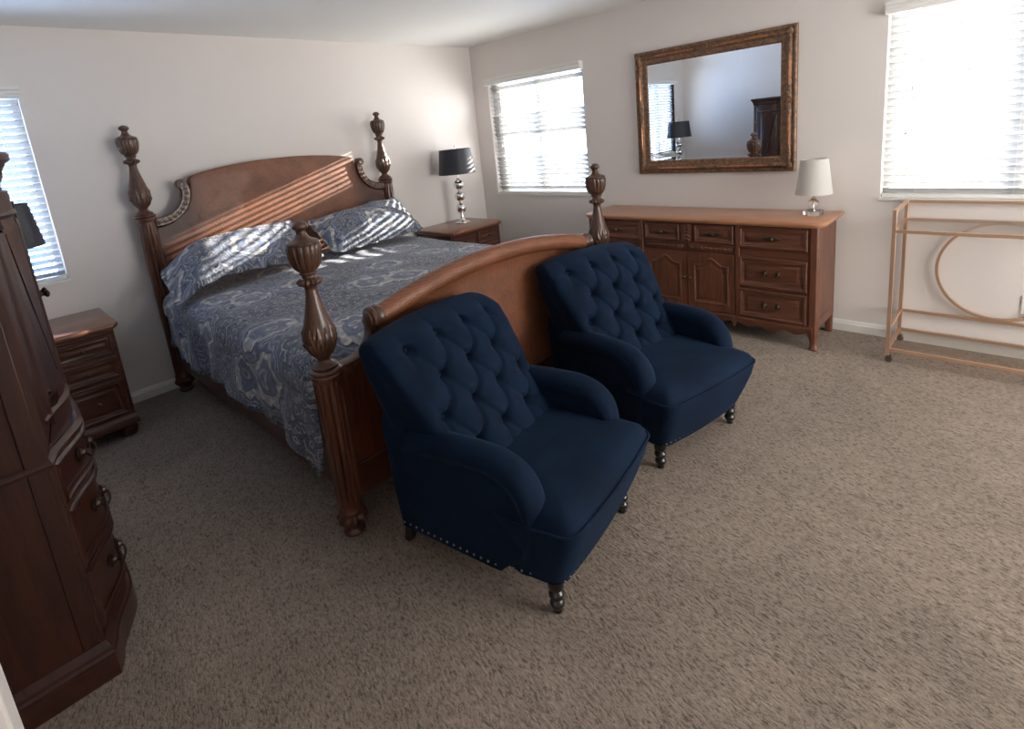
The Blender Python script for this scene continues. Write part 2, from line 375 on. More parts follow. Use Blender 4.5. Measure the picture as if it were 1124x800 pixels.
# ================================================================ THE ROOM
HC = 2.59; XL = -5.1; YF = -7.0; T = .15
def wall_with_holes(axis, a0, a1, z0, z1, holes, p0, p1):
    """axis 'x': wall runs along x, thickness y p0..p1; 'y': runs along y"""
    g = G(); cuts = sorted({a0, a1, *[h[0] for h in holes], *[h[1] for h in holes]})
    for a, b in zip(cuts, cuts[1:]):
        zs = [(z0, z1)]
        for h in holes:
            if h[0] <= a and b <= h[1]: zs = [(z0, h[2]), (h[3], z1)]
        for c, d in zs:
            if axis == 'x': g.box(a, b, p0, p1, c, d)
            else: g.box(p0, p1, a, b, c, d)
    return g
struct('floor', G().box(XL-T, T, YF-T, T, -.12, 0), M['carpet'])
struct('ceiling', G().box(XL-T, T, YF-T, T, HC, HC+.12), M['ceil'])
struct('wall_back', wall_with_holes('x', XL-T, T, 0, HC, [WIN1], 0, T), M['wall'])
struct('wall_right', wall_with_holes('y', YF-T, 0, 0, HC, [WIN2, WIN3], 0, T), M['wall'])
struct('wall_left', G().box(XL-T, XL, YF-T, 0, 0, HC), M['wall'])
struct('wall_front', wall_with_holes('x', XL, 0, 0, HC, [WIN_ADDED], YF-T, YF), M['wall'])
struct('wall_entry', G().box(XL, -4.432, -3.42, -3.30, 0, HC), M['wall'], bevel=.006)
BB = [(0, 0), (.014, 0), (.014, .055), (.010, .060), (.010, .068), (.006, .074), (.003, .082), (0, .082)]
def baseboard(name, axis, a0, a1, pos, sign):
    P = [(sign*d, z) for d, z in BB]
    rings = [[(a, pos+d, z) if axis == 'x' else (pos+d, a, z) for d, z in P] for a in (a0, a1)]
    struct(name, G().loft(rings), M['trim'])
baseboard('baseboard_back', 'x', XL, 0, 0, -1)
baseboard('baseboard_right', 'y', YF, -.014, 0, -1)
baseboard('baseboard_left', 'y', YF, -.014, XL, 1)
baseboard('baseboard_front', 'x', XL+.014, -.014, YF, 1)

# windows: vinyl frame with a meeting stile, glass
def window(name, axis, w, pos):
    a0, a1, z0, z1 = w; g = G(); t = .045 if name == 'window_2' else .028; mid = (a0+a1)/2
    def bx(g, u0, u1, v0, v1, d0, d1):
        if axis == 'x': g.box(u0, u1, pos+d0, pos+d1, v0, v1)
        else: g.box(pos+d0, pos+d1, u0, u1, v0, v1)
    bx(g, a0, a1, z0, z0+t, .07, .13); bx(g, a0, a1, z1-t, z1, .07, .13); bx(g, a0, a0+1.35*t, z0+t, z1-t, .07, .13); bx(g, a1-(2.4 if name == 'window_2' else 1.35)*t, a1, z0+t, z1-t, .07, .13)  # stile near the room corner widened, unseen behind its blind, to block sun
    bx(g, mid-.03, mid+.03, z0+t, z1-t, .075, .125)
    o = struct(name, g, M['vinyl'], bevel=.003)
    p = G(); bx(p, a0+t, a1-t, z0+t, z1-t, .098, .102); q = obj('glass_pane', p, M['glass'], o); return o
window('window_1', 'x', WIN1, 0); window('window_2', 'y', WIN2, 0); window('window_3', 'y', WIN3, 0)
window('window_added', 'x', WIN_ADDED, YF-.17)  # added behind the camera for general brightness
# blinds: valance, tilted slats, bottom rail, cords
def blind(label, axis, w, val, tilt, cords, wand=None, pitch=.0445):
    a0, a1, z0, z1 = w; a0 += .008; a1 -= .008
    c = (a0+a1)/2; loc = (c, 0, z0) if axis == 'x' else (0, c, z0)
    root = thing('window_blind', label, 'blind', loc)
    # u along the window, d depth (negative = into the room)
    def pt(u, d, z): return (u, d, z) if axis == 'x' else (d, u, z)
    P = [(0, 0), (-.055, 0), (-.062, .008), (-.062, .026), (-.056, .032), (-.056, .046), (-.066, .054), (-.066, .072), (0, .072)]
    obj('valance', G().loft([[pt(u, d, val+h) for d, h in P] for u in (a0-.018, a1+.018)]), M['trim'], root, world=True)
    g = G(); n = int((z1-z0-.055)/pitch); sw = .0255
    for k in range(n+1):
        zc = z1-.012-k*pitch
        if zc < z0+.045: break
        th = radians(tilt(zc)); cr = .003
        top = []; 
        for j in range(5):
            t = -1+j*.5; dx = t*sw; h = cr*(1-t*t)
            top.append((.035+dx*cos(th)+h*sin(th), zc-dx*sin(th)+h*cos(th)))
        bot = [(a-.0*0+.0022*-sin(th)*0, b-.0022) for a, b in reversed(top)]
        ring = top+bot
        jit = random.uniform(-.0012, .0012)
        g.loft([[pt(u, d, z+jit) for d, z in ring] for u in (a0, a1)])
    obj('slats', g, M['slat'], root, world=True)
    g = G(); 
    P = [(.010, 0), (.060, 0), (.060, .018), (.056, .022), (.014, .022), (.010, .018)]
    obj('bottom_rail', g.loft([[pt(u, d, z0+.008+h) for d, h in P] for u in (a0, a1)]), M['trim'], root, world=True)
    g = G()
    for f in (.14, .5, .86):
        u = a0+(a1-a0)*f
        for d in (.007, .063): g.tube([pt(u, d, z0+.02), pt(u, d, z1)], .0008, 5)
    obj('ladder_cord', g, M['trim'], root, world=True)
    for u, zb in cords:
        cg = obj('lift_cord', G().tube([pt(u, -.004, z1), pt(u, -.004, zb+.02)], .0012, 5), M['trim'], root, world=True)
        prof = [(.002, zb+.025), (.005, zb+.02), (.0075, zb), (.003, zb-.004)]
        gg = G().lathe(prof, (u, -.004) if axis == 'x' else (-.004, u), 8); obj('tassel', gg, M['trim'], cg, world=True)
    return root
def tilt2(z):
    if z > 2.075: return 50
    if z > 1.83: return 4
    if z > 1.62: return 50
    if z > 1.36: return 14
    return 50
blind('white blind lit pale blue behind the left nightstand lamp', 'x', WIN1, 2.152, lambda z: 40, [(-3.99, 1.35)])
blind('white blind in the window above the right nightstand near the corner', 'y', WIN2, 2.152, tilt2, [(-1.36, 1.52), (-.37, 1.50), (-.41, 1.36)])
blind('wide bright blind in the window above the bar cart', 'y', WIN3, 2.132, lambda z: 48, [(-3.99, 1.66), (-3.97, 1.39)])
struct('trim_1', G().box(-.012, .03, WIN2[0]-.01, WIN2[1]+.01, WIN2[2]-.012, WIN2[2]+.004), M['trim'], bevel=.002)
struct('trim_2', G().box(-.012, .03, WIN3[0]-.01, WIN3[1]+.01, WIN3[2]-.012, WIN3[2]+.004), M['trim'], bevel=.002)
struct('trim_3', G().box(WIN1[0]-.01, WIN1[1]+.01, -.012, .03, WIN1[2]-.012, WIN1[2]+.004), M['trim'], bevel=.002)

# ================================================================ THE BED
BX, BY = -2.392, -1.33
bed = thing('four_poster_bed', 'carved dark wood four-poster bed with woven leather headboard and footboard', 'bed', (BX, BY, 0))
def flute(n, amt, z0=-9, z1=9):
    return lambda z, t: (1-amt*max(0, cos(n*t))**2*(1 if z0 < z < z1 else 0))
# upper turning, heights measured from the shoulder of the column
VASE = smooth_prof([(.050, 0), (.055, .012), (.040, .022), (.026, .036), (.029, .048), (.048, .075), (.060, .115), (.061, .150), (.052, .200), (.040, .250), (.029, .300), (.024, .335), (.026, .350), (.034, .358)], 5)
COLLAR = smooth_prof([(.030, .354), (.042, .362), (.046, .372), (.040, .382), (.030, .388), (.027, .398), (.034, .404), (.035, .410), (.030, .414)], 4)
URN = smooth_prof([(.028, .412), (.044, .424), (.056, .444), (.064, .474), (.067, .500), (.066, .516), (.062, .524)], 5)
CAP = smooth_prof([(.062, .522), (.064, .530), (.055, .537), (.034, .546), (.022, .560), (.018, .575), (.022, .582), (.030, .588), (.031, .598), (.024, .608), (.010, .615), (.003, .616)], 4)
def leaf(z, t):
    # acanthus leaves carved around the belly
    if z < .03 or z > .25: return 1
    k = (z-.03)/.22; w = sin(pi*min(1, k*1.15)) if k < .87 else 0
    a = (t*4/(2*pi)) % 1-.5
    rim = abs(abs(a)-.36*(1-k*.75))
    body = .13 if abs(a) < .36*(1-k*.75) else 0
    vein = .09*(.5+.5*cos(abs(a)*38-k*16))
    a2 = ((t*4/(2*pi))+.5) % 1-.5
    body2 = .07 if (abs(a2) < .22*(1-k*1.3) and k < .7) else 0
    return 1+(body*(1-.9*min(1, .0))+(-vein if body else 0)+(.05 if rim < .035 else 0)+body2)*w
def bed_post(lx, ly, zs, top_of_foot=.115):
    p = obj('bed_post', G().lathe(
        smooth_prof([(.050, .10), (.058, .118), (.054, .135)], 3)+[(.052, .15)]
        + [(.052+.008*k/22, .16+(zs-.215)*k/22) for k in range(23)]
        + smooth_prof([(.060, zs-.05), (.064, zs-.038), (.066, zs-.026), (.060, zs-.020), (.066, zs-.012), (.066, zs-.004), (.052, zs+.004)], 3),
        (0, 0), 96, flute(12, .16, .17, zs-.062)), M['bed_wood'], bed)
    p.location = (lx, ly, 0)
    q = obj('turned_vase', G().lathe([(r, zs+z) for r, z in VASE], (0, 0), 96, lambda z, t: leaf(z-zs, t)), M['bed_carve'], p)
    obj('collar', G().lathe([(r, zs+z) for r, z in COLLAR], (0, 0), 72, lambda z, t: 1+(.10*cos(14*t) if .358 < z-zs < .386 else 0)), M['bed_carve'], p)
    obj('urn', G().lathe([(r, zs+z) for r, z in URN], (0, 0), 96, lambda z, t: 1-.065*max(0, cos(15*t)) if z-zs > .42 else 1), M['bed_carve'], p)
    obj('finial', G().lathe([(r, zs+z) for r, z in CAP], (0, 0), 32), M['bed_carve'], p)
    ft = smooth_prof([(.034, 0), (.046, .006), (.048, .020), (.036, .034), (.040, .046), (.058, .070), (.062, .086), (.052, .104), (.050, .112)], 4)
    obj('foot', G().lathe(ft, (0, 0), 72, lambda z, t: 1+(.10*cos(10*t) if .034 < z < .104 else 0)), M['bed_wood'], p)
HY, FY = 1.206, -1.207
for sx in (-1, 1): bed_post(sx, HY, 1.338)
for sx in (-1, 1): bed_post(sx, FY, .787)
# headboard
def mirror_outline(half):     # half: x >= 0 side from top centre down to bottom centre
    L = [(-x, z) for x, z in half if x > 1e-6]
    return [p for p in half]+list(reversed(L))
hb = [(0, 1.632), (.15, 1.631), (.3, 1.622), (.45, 1.607), (.58, 1.588), (.65, 1.572), (.672, 1.562), (.684, 1.545), (.688, 1.50), (.695, 1.45), (.712, 1.395), (.745, 1.340), (.79, 1.295), (.85, 1.262), (.92, 1.245), (.99, 1.24), (.99, .42), (0, .42)]
hbo = list(reversed(mirror_outline(hb)))   # ccw
g = G(); cut = offset_poly(hbo, .0)
g.loft([[(x, HY+.022, z) for x, z in hbo], [(x, HY-.010, z) for x, z in hbo], [(x, HY-.024, z) for x, z in offset_poly(hbo, .010)], [(x, HY-.026, z) for x, z in offset_poly(hbo, .024)]])
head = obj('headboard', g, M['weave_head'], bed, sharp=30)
def carved_bar(path, r, y, name, parent, scroll=None, depth=.045, mirror=1):
    """a moulded bar with three reeds and a leaf-carved face following a 2-D path"""
    pts = smooth_prof(path, 6); n = len(pts); g = G(); rings = []
    for i, p in enumerate(pts):
        a, b = pts[max(i-1, 0)], pts[min(i+1, n-1)]; tx, tz = b[0]-a[0], b[1]-a[1]; l = math.hypot(tx, tz); nx, nz = -tz/l, tx/l
        ring = []
        for k in range(28):
            t = 2*pi*k/28; u = cos(t); d = sin(t)
            sq = (abs(u)**4+abs(d)**4)**-.25; u *= sq; d *= sq
            reed = 0
            if d < -.55: reed = .006*abs(cos(u*pi*1.5))+.005*sin(i*1.9)*max(0, 1-abs(u)*1.6)
            ring.append((mirror*(p[0]+nx*u*r), y+d*depth*.5-reed, p[1]+nz*u*r))
        rings.append(ring)
    g.loft(rings)
    if scroll:
        (cx, cz, cr) = scroll
        prof = [(cr*.3, depth*.5+.008), (cr*.55, depth*.5+.010), (cr*.6, depth*.5+.003), (cr*.85, depth*.5+.004), (cr, depth*.5-.003), (cr, -depth*.5)]
        gg = G().lathe([(a, b) for a, b in prof], (mirror*cx, cz), 24, axis='-y'); gg.transform(lambda x, yy, z: (x, yy+y, z)); g.add(gg.v, gg.f)
    return obj(name, g, M['bed_carve'], parent, sharp=50)
for s in (-1, 1):
    carved_bar([(.735, 1.522), (.722, 1.47), (.735, 1.405), (.772, 1.345), (.825, 1.302), (.885, 1.280), (.95, 1.275)], .033, HY-.012, 'carved_bracket', bed, (.738, 1.520, .034), .062, s)
# sleigh footboard: cross-section (y, z) swept along an arched top
def arch_foot(x): return .985+.105*(1-(x/.75)**2)
SEC = [(-.025, .0)]
def foot_section(x, top):
    """closed section of panel with rolled top, from the bottom rear going round; top = crest height"""
    P = []
    r = .047; cy, cz = FY-.050, top-r
    rear = [(FY+.028, .20), (FY+.028, .45), (FY+.026, .62), (FY+.016, top-.20), (FY+.004, top-.12), (FY-.004, top-.075)]
    P += rear
    for k in range(13):
        a = radians(20-k*(290/12)+0); a = radians(25+k*(250/12)); P.append((cy+r*cos(a), cz+r*sin(a)))
    P += [(FY-.040, top-.105), (FY-.032, top-.15), (FY-.028, top-.20), (FY-.030, .62), (FY-.028, .45), (FY-.028, .20)]
    return P
xs = [-.745+1.49*k/40 for k in range(41)]
g = G(); g.loft([[(x, y, z) for y, z in foot_section(x, arch_foot(x))] for x in xs])
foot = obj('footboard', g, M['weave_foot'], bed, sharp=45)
for s in (-1, 1):
    g = G(); r = .050; t0 = arch_foot(.745)
    prof = [(.020, .812), (.034, .806), (.036, .800), (.050, .796), (.053, .785), (.048, .774), (.053, .765), (.053, .752), (.047, .738)]
    prof = [(a, b) for a, b in reversed(prof)]
    gg = G().lathe(prof, (FY-.050, t0-.047), 28, axis='x'); gg.transform(lambda x, y, z: (s*x, y, z))
    obj('roll_cap', gg, M['bed_carve'], bed)
    # carved side scroll falling from the roll to the post
    carved_bar([(.775, .93), (.768, .885), (.785, .83), (.825, .79), (.875, .768), (.955, .762)], .026, FY-.010, 'carved_bracket', bed, None, .058, s)
    ed = [(.74, .95), (.755, .90), (.775, .84), (.82, .79), (.88, .765), (.97, .755), (.97, .20), (.74, .20)]
    ed = [(s*x, z) for x, z in ed]
    if s > 0: ed = list(reversed(ed))
    g = G(); relief(g, ed, [(0, -.026), (0, .026), (.004, .03)], front(FY))
    obj('side_panel', g, M['bed_wood'], bed)
g = G().box(-.96, .96, FY-.035, FY+.03, .17, .32); g.box(-.96, .96, FY-.042, FY+.03, .30, .325)
obj('bottom_rail', g, M['bed_rail'], bed, bevel=.004)
for s in (-1, 1):
    g = G(); P = [(0, .19), (.022, .19), (.022, .20), (.018, .215), (.018, .36), (.022, .372), (.022, .40), (0, .40)]
    g.loft([[(s*(.985+d), y, z) for d, z in P] for y in (FY+.045, HY-.045)])
    obj('side_rail', g, M['bed_rail'], bed)
obj('bottom_rail', G().box(-.96, .96, HY-.02, HY+.02, .19, .42), M['bed_rail'], bed, bevel=.004)

# duvet -----------------------------------------------------------
def n2(x, y, s=0):      # cheap smooth pseudo-noise
    return (sin(x*3.1+s)+sin(y*4.3+1.7*s+x*1.3)+sin((x+y)*6.7+s*2.1)*.5+sin((x-y*1.4)*11.3+s)*.25)/2.75
def hem(y):   # height of the hanging edge on the left, against world y
    t = (-y-.22)/2.2
    z = .465-.17*min(1, max(0, t)/.22)**.7*.5+.01*sin(y*9)
    if t > .90: z -= .09*min(1, (t-.90)/.09)
    return z
def duvet():
    y0, y1 = -.235, -2.435; ny = 120; g = G(); uv = []; nx = 0; rows = []
    zt = .755; hw = 1.036; R = .10
    for j in range(ny+1):
        y = y0+(y1-y0)*j/ny; hz = hem(y); row = []
        # profile from the left hem over the top to the right hem; (x local, z, s)
        pts = []
        edge_end = min(1, (1-j/ny)*14+.0)        # rounding over at the foot end
        ztj = zt+.03-.16*(1-sqrt(max(0, 1-(1-min(1, edge_end))**2)))
        flare = .012+.009*sin(y*7.5)
        prof = []
        nl = 22
        for k in range(nl): 
            t = k/(nl-1); prof.append((-(hw+flare*(1-t)+.010*sin(y*23+2)*(1-t)), hz+(ztj-R-hz)*t))
        for k in range(1, 10):
            a = pi/2*k/9; prof.append((-(hw-R)-R*cos(a), ztj-R+R*sin(a)))
        nt = 46
        for k in range(1, nt):
            t = k/nt; x = -(hw-R)+2*(hw-R)*t; prof.append((x, ztj+.028*sin(pi*t)**.6))
        for k in range(0, 10):
            a = pi/2*k/9; prof.append((hw-R+R*sin(a), ztj-R+R*cos(a)))
        for k in range(1, 12):
            t = k/11; prof.append((hw+.02*t, ztj-R+(.34-ztj+R)*t))
        s = 0; last = None
        for (x, z) in prof:
            if last: s += math.hypot(x-last[0], z-last[1])
            last = (x, z)
            top = 1 if z > zt-.12 else 0
            f = n2(x*1.4, y*1.4, 2.0)*.010+n2(x*5, y*5, .6)*.004
            side = (1-top)
            px = x-(side*(.012*sin(y*17+z*6)+.010*sin(y*9.3-z*9)) if x < 0 else 0)
            row.append((BX+px, y, z+f*(1 if top else .2))); uv.append((s, y))
        rows.append(row)
    n = len(rows[0]); g.v = [p for r in rows for p in r]
    for j in range(ny):
        for k in range(n-1):
            a = j*n+k; g.f.append((a, a+1, a+1+n, a+n))
    g.uv = uv
    return g
d = duvet(); dv = bpy.data.objects
duv = thing('duvet', 'blue and cream paisley duvet spread over the bed', 'duvet', (BX, BY, .32))
gd = G(); gd.v = d.v; gd.f = d.f; gd.uv = d.uv
def obj_uv(name, g, mat, parent, **k):
    o0 = root_of(parent).location; g.v = [(x-o0.x, y-o0.y, z-o0.z) for x, y, z in g.v]
    return obj(name, g, mat, parent, sharp=180, **k)
o = obj_uv('duvet_cover', gd, M['pais'], duv, solid=.012)
# pleated flange along the left hem
g = G(); uv = []; N = 420
for j in range(N+1):
    y = -.24-2.19*j/N; hz = hem(y); x = BX-1.036-(.012+.009*sin(y*7.5))-.010*sin(y*23+2)-.004
    for k in range(4):
        t = k/3; w = .007*sin(j*1.25)*t; g.v.append((x+w-.004*t, y+.004*sin(j*.9)*t, hz+.010-.032*t)); uv.append((-.05*t, y))
for j in range(N):
    for k in range(3): a = j*4+k; g.f.append((a, a+1, a+5, a+4))
g.uv = uv
obj_uv('ruffled_hem', g, M['pais'], duv, solid=.004)

# pillows -----------------------------------------------------------
def pillow(label, TL, TR, BR, BL, thick, seed, droop=0):
    TL, TR, BR, BL = map(Vector, (TL, TR, BR, BL)); c = (TL+TR+BR+BL)/4
    root = thing('pillow', label, 'pillow', tuple((BL+BR)/2), 0)
    nrm = ((TR-TL).cross(BL-TL)).normalized()
    if nrm.y > 0: nrm = -nrm
    n = 44; m = 34; W_ = (TR-TL).length; H_ = (TL-BL).length
    g = G(); uv = []
    for side in (1, -1):
        for j in range(m+1):
            for i in range(n+1):
                u = i/n; v = j/m; a = 2*u-1; b = 2*v-1
                # pulled-in sides between pointed corners
                uu = .5+(u-.5)*(1-.045*(1-b*b)*abs(a)); vv = .5+(v-.5)*(1-.07*(1-a*a)*abs(b))
                uu = .5+(uu-.5)*sqrt(1-.10*b*b*b*b); vv = .5+(vv-.5)*sqrt(1-.13*a*a*a*a)
                p = BL.lerp(BR, uu).lerp(TL.lerp(TR, uu), vv)
                fl = .93
                q = max(0, (1-abs(a/fl)**3.0))*max(0, (1-abs(b/fl)**2.6)); th = thick*q**.55
                wr = (n2(u*6, v*5, seed)*.012+n2(u*14, v*12, seed+3)*.006)*min(1, q*3)
                edge = .010*sin(u*40+seed*5)*(abs(b) > .93)+.010*sin(v*30+seed)*(abs(a) > .93)
                off = nrm*((th*(1.0 if side > 0 else .55))+wr+edge*.6)*(1 if side > 0 else 1) if side > 0 else -nrm*(th*.55)+nrm*edge*.6
                pz = Vector((0, 0, -droop*max(0, -a-.35)**1.5*1.5))
                g.v.append(tuple(p+off+pz)); uv.append((u*W_, v*H_))
    K = (n+1)*(m+1)
    for j in range(m):
        for i in range(n):
            a = j*(n+1)+i; g.f.append((a, a+1, a+n+2, a+n+1)); g.f.append((K+a, K+a+n+1, K+a+n+2, K+a+1))
    for i in range(n):
        g.f.append((i, K+i, K+i+1, i+1)); a = m*(n+1)+i; g.f.append((a, a+1, K+a+1, K+a))
    for j in range(m):
        a = j*(n+1); g.f.append((a, a+n+1, K+a+n+1, K+a)); a += n; g.f.append((a, K+a, K+a+n+1, a+n+1))
    g.uv = uv
    obj_uv('sham', g, M['pais2'], root)
pillow('paisley pillow leaning on the right half of the headboard', (-2.33, -.27, 1.10), (-1.39, -.25, 1.165), (-1.40, -.68, .865), (-2.35, -.73, .855), .10, 1.3)
pillow('paisley pillow on the left half, spilling over the bed edge', (-3.44, -.27, 1.08), (-2.42, -.25, 1.14), (-2.38, -.70, .855), (-3.50, -.80, .925), .10, 4.1, .17)

# ================================================================ NIGHTSTANDS (front faces -y)
def handle_knob(parent, x, z, y, mat, r=.013):
    g = G().lathe(smooth_prof([(r*.9, -y), (r*.55, -y+.006), (r*.5, -y+.012), (r*1.0, -y+.018), (r*1.05, -y+.024), (r*.5, -y+.029)], 3), (x, z), 16, axis='-y')
    return obj('knob', g, mat, parent)
def bail(parent, pt, w=.05, mat=None, name='handle'):
    """bail pull with two leafy rosettes; pt(x, z, h) maps onto the front"""
    g = G()
    for s in (-1, 1):
        rings = []
        for (r, h) in ((.016, -.002), (.017, .004), (.010, .007), (.008, .014), (.006, .018)):
            rings.append([pt(s*w+r*cos(2*pi*k/16)*(1+.25*cos(6*2*pi*k/16)), r*1.5*sin(2*pi*k/16), h) for k in range(16)])
        g.loft(rings)
    path = [pt(-w, 0, .012), pt(-w*.95, -.012, .020), pt(-w*.7, -.028, .023), pt(-w*.3, -.033, .024), pt(0, -.030, .024), pt(w*.3, -.033, .024), pt(w*.7, -.028, .023), pt(w*.95, -.012, .020), pt(w, 0, .012)]
    g.tube(path, .0038, 8)
    return obj(name, g, mat or M['bronze'], parent)
def nightstand(label, loc):
    r = thing('nightstand', label, 'nightstand', loc, 0, None)
    hw = .335; yf = -.28; yb = .27
    obj('body', G().box(-hw, hw, yf, yb, .10, .715), M['ns'], r, bevel=.004)
    P = [(-.368, yb+.005), (-.368, -.26), (-.335, -.318), (.335, -.318), (.368, -.26), (.368, yb+.005)]
    obj('top', slab(G(), P, [(.715, .020), (.720, .010), (.730, .002), (.742, 0), (.752, .004), (.757, .012)]), M['ns_top'], r)
    P = [(-hw-.014, yb), (-hw-.014, yf-.016), (hw+.014, yf-.016), (hw+.014, yb)]
    obj('base_moulding', slab(G(), P, [(.085, 0), (.125, 0), (.135, .004), (.142, .012), (.150, .014)]), M['ns'], r)
    for (x0, x1, z0, z1) in ((-.315, -.008, .565, .695), (.008, .315, .565, .695), (-.315, -.008, .415, .55), (.008, .315, .415, .55), (-.315, .315, .165, .40)):
        d_ = obj('drawer', relief(G(), rect(x0, x1, z0, z1), PANEL, front(yf)), M['ns'], r)
        for kx in ([(x0+x1)/2] if x1-x0 < .4 else [-.17, .17]):
            handle_knob(d_, kx, (z0+z1)/2, yf-.009, M['bronze'], .011)
    for s in (-1, 1):
        for y in (yf+.05, yb-.05):
            obj('foot', G().lathe(smooth_prof([(.026, 0), (.040, .010), (.048, .035), (.046, .060), (.030, .078), (.034, .088)], 4), (s*(hw-.045), y), 28), M['ns'], r)
    for s in (-1, 1):
        g = G(); relief(g, rect(yf+.04, yb-.03, .17, .69), [(0, -.004), (0, .003), (.006, .003), (.012, 0), (.02, 0)], lambda a, z, h, s=s: (s*(hw+h), a, z)); obj('side_panel', g, M['ns'], r)
    return r
nightstand('wooden nightstand to the left of the bed, half hidden by the armoire', (-4.128, -.300, 0))
nightstand('wooden nightstand to the right of the bed, in the corner', (-.705, -.285, 0))

# chrome lamps --------------------------------------------------------
def ball_lamp(label, loc):
    r = thing('table_lamp', label, 'lamp', loc, 0, None)
    obj('base', G().lathe(smooth_prof([(.082, 0), (.084, .008), (.078, .014), (.050, .022), (.030, .040), (.022, .070), (.018, .100), (.014, .112)], 4), (0, 0), 40), M['chrome'], r)
    g = G()
    for z in (.160, .282, .404):
        g.lathe([(.010, z-.062)]+[(.054*sin(pi*k/16), z-.054*cos(pi*k/16)) for k in range(2, 15)]+[(.010, z+.062)], (0, 0), 36)
    for z in (.100, .221, .343, .46): g.lathe(smooth_prof([(.010, z-.012), (.019, z-.004), (.019, z+.004), (.010, z+.012)], 3), (0, 0), 24)
    obj('ball_stem', g, M['chrome'], r, sharp=60)
    g = G().lathe([(.006, .45), (.006, .79)], (0, 0), 12); g.lathe([(.004, .785), (.010, .792), (.010, .80), (.003, .812)], (0, 0), 12)
    for k in range(3): g.tube([(0, 0, .76), (.158*cos(k*2.094), .158*sin(k*2.094), .765)], .002, 6)
    obj('stem', g, M['chrome'], r)
    g = G(); rings = [[(a*cos(2*pi*k/64), a*sin(2*pi*k/64), z) for k in range(64)] for a, z in ((.192, .522), (.194, .522), (.162, .772), (.160, .772), (.192, .522))]
    g.loft(rings, False, False); obj('lamp_shade', g, M['black_fabric'], r)
    return r
ball_lamp('chrome ball lamp with black shade on the right nightstand', (-.60, -.26, .757))
ball_lamp('chrome lamp with black shade on the left nightstand, before the window', (-4.165, -.36, .757))

# ================================================================ ARMOIRE (front faces +x)
arm = thing('armoire', 'tall dark mahogany armoire with bowed front at the left edge', 'armoire', (-4.56, -1.975, 0), radians(90))
AW = .475; AF = -.285; AB = .28
def bow(x, b=.115):
    t = min(1, abs(x)/(AW-.035)); e = min(1, (1-t)/.62); return AF-b*(.35*(1-t*t)+.65*e*e*(3-2*e))
def arm_plan(extra=0, cant=.0, b=.115, n=24):
    P = [(-AW-extra, AB), (-AW-extra, AF-extra*.4), (-AW+.03-extra*.3, AF-extra)]
    for k in range(1, n):
        x = (-AW+.035)+(2*AW-.07)*k/n; P.append((x*(1+extra*.3), bow(x, b)-extra))
    P += [(AW-.03+extra*.3, AF-extra), (AW+extra, AF-extra*.4), (AW+extra, AB)]
    return P
def lev(z, e, b=.115): return [(x, y, z) for x, y in arm_plan(e, 0, b)]
obj('chest', G().loft([lev(.12, 0), lev(.785, 0)]), M['arm'], arm, sharp=30)
obj('upper_case', G().loft([lev(.80, -.004, .10), lev(1.67, -.004, .10)]), M['arm'], arm, sharp=30)
obj('waist_moulding', G().loft([lev(.782, 0), lev(.785, .012), lev(.795, .014), lev(.802, .008), lev(.808, -.002)]), M['arm_h'], arm, sharp=30)
obj('plinth', G().loft([lev(.0, .034, .10), lev(.072, .030, .10), lev(.076, .034, .10), (lev(.090, .034, .10)), lev(.096, .026, .10), lev(.108, .024, .10), lev(.116, .012, .11), lev(.125, .002)]), M['arm_h'], arm, sharp=25)
obj('crown_moulding', G().loft([lev(1.66, -.004, .10), lev(1.675, .006, .10), lev(1.69, .008, .10), lev(1.705, .012, .10), lev(1.725, .026, .10), lev(1.733, .036, .10), lev(1.748, .038, .10), lev(1.757, .032, .10)]), M['arm'], arm, sharp=25)
def bowmap(b, xo=0, zo=0): return lambda x, z, h: (x+xo, bow(x+xo, b)-h, z+zo)
for (z0, z1) in ((.145, .365), (.385, .600), (.622, .772)):
    d_ = obj('drawer', relief(G(), rect(-.435, .435, z0, z1, 24), [(0, -.004), (0, .008), (.006, .014), (.012, .016), (.020, .010), (.03, .010)], bowmap(.115)), M['arm_h'], arm)
    for cx in (-.23, .23): bail(d_, lambda x, z, h, cx=cx, zc=(z0+z1)/2+.01: bowmap(.115, cx, zc)(x, z, h+.008), .042, M['dark_bronze'])
for s in (-1, 1):
    x0, x1 = (-.43, -.004) if s < 0 else (.004, .43)
    d_ = obj('door', relief(G(), rect(x0, x1, .835, 1.635, 20), [(0, -.004), (0, .006), (.003, .009), (.062, .009), (.066, .014), (.074, .016), (.080, .011), (.086, .003), (.10, .003), (.12, .007), (.13, .007)], bowmap(.10)), M['arm'], arm)
    y = bow(s*.03, .10)-.014
    handle_knob(d_, s*.035, 1.25, y, M['dark_bronze'], .013)
for s in (-1, 1):
    obj('side_stile', G().box(*sorted((s*(AW-.004), s*(AW+.004))), AF+.012, AF+.060, .13, 1.66), M['arm'], arm, bevel=.002)

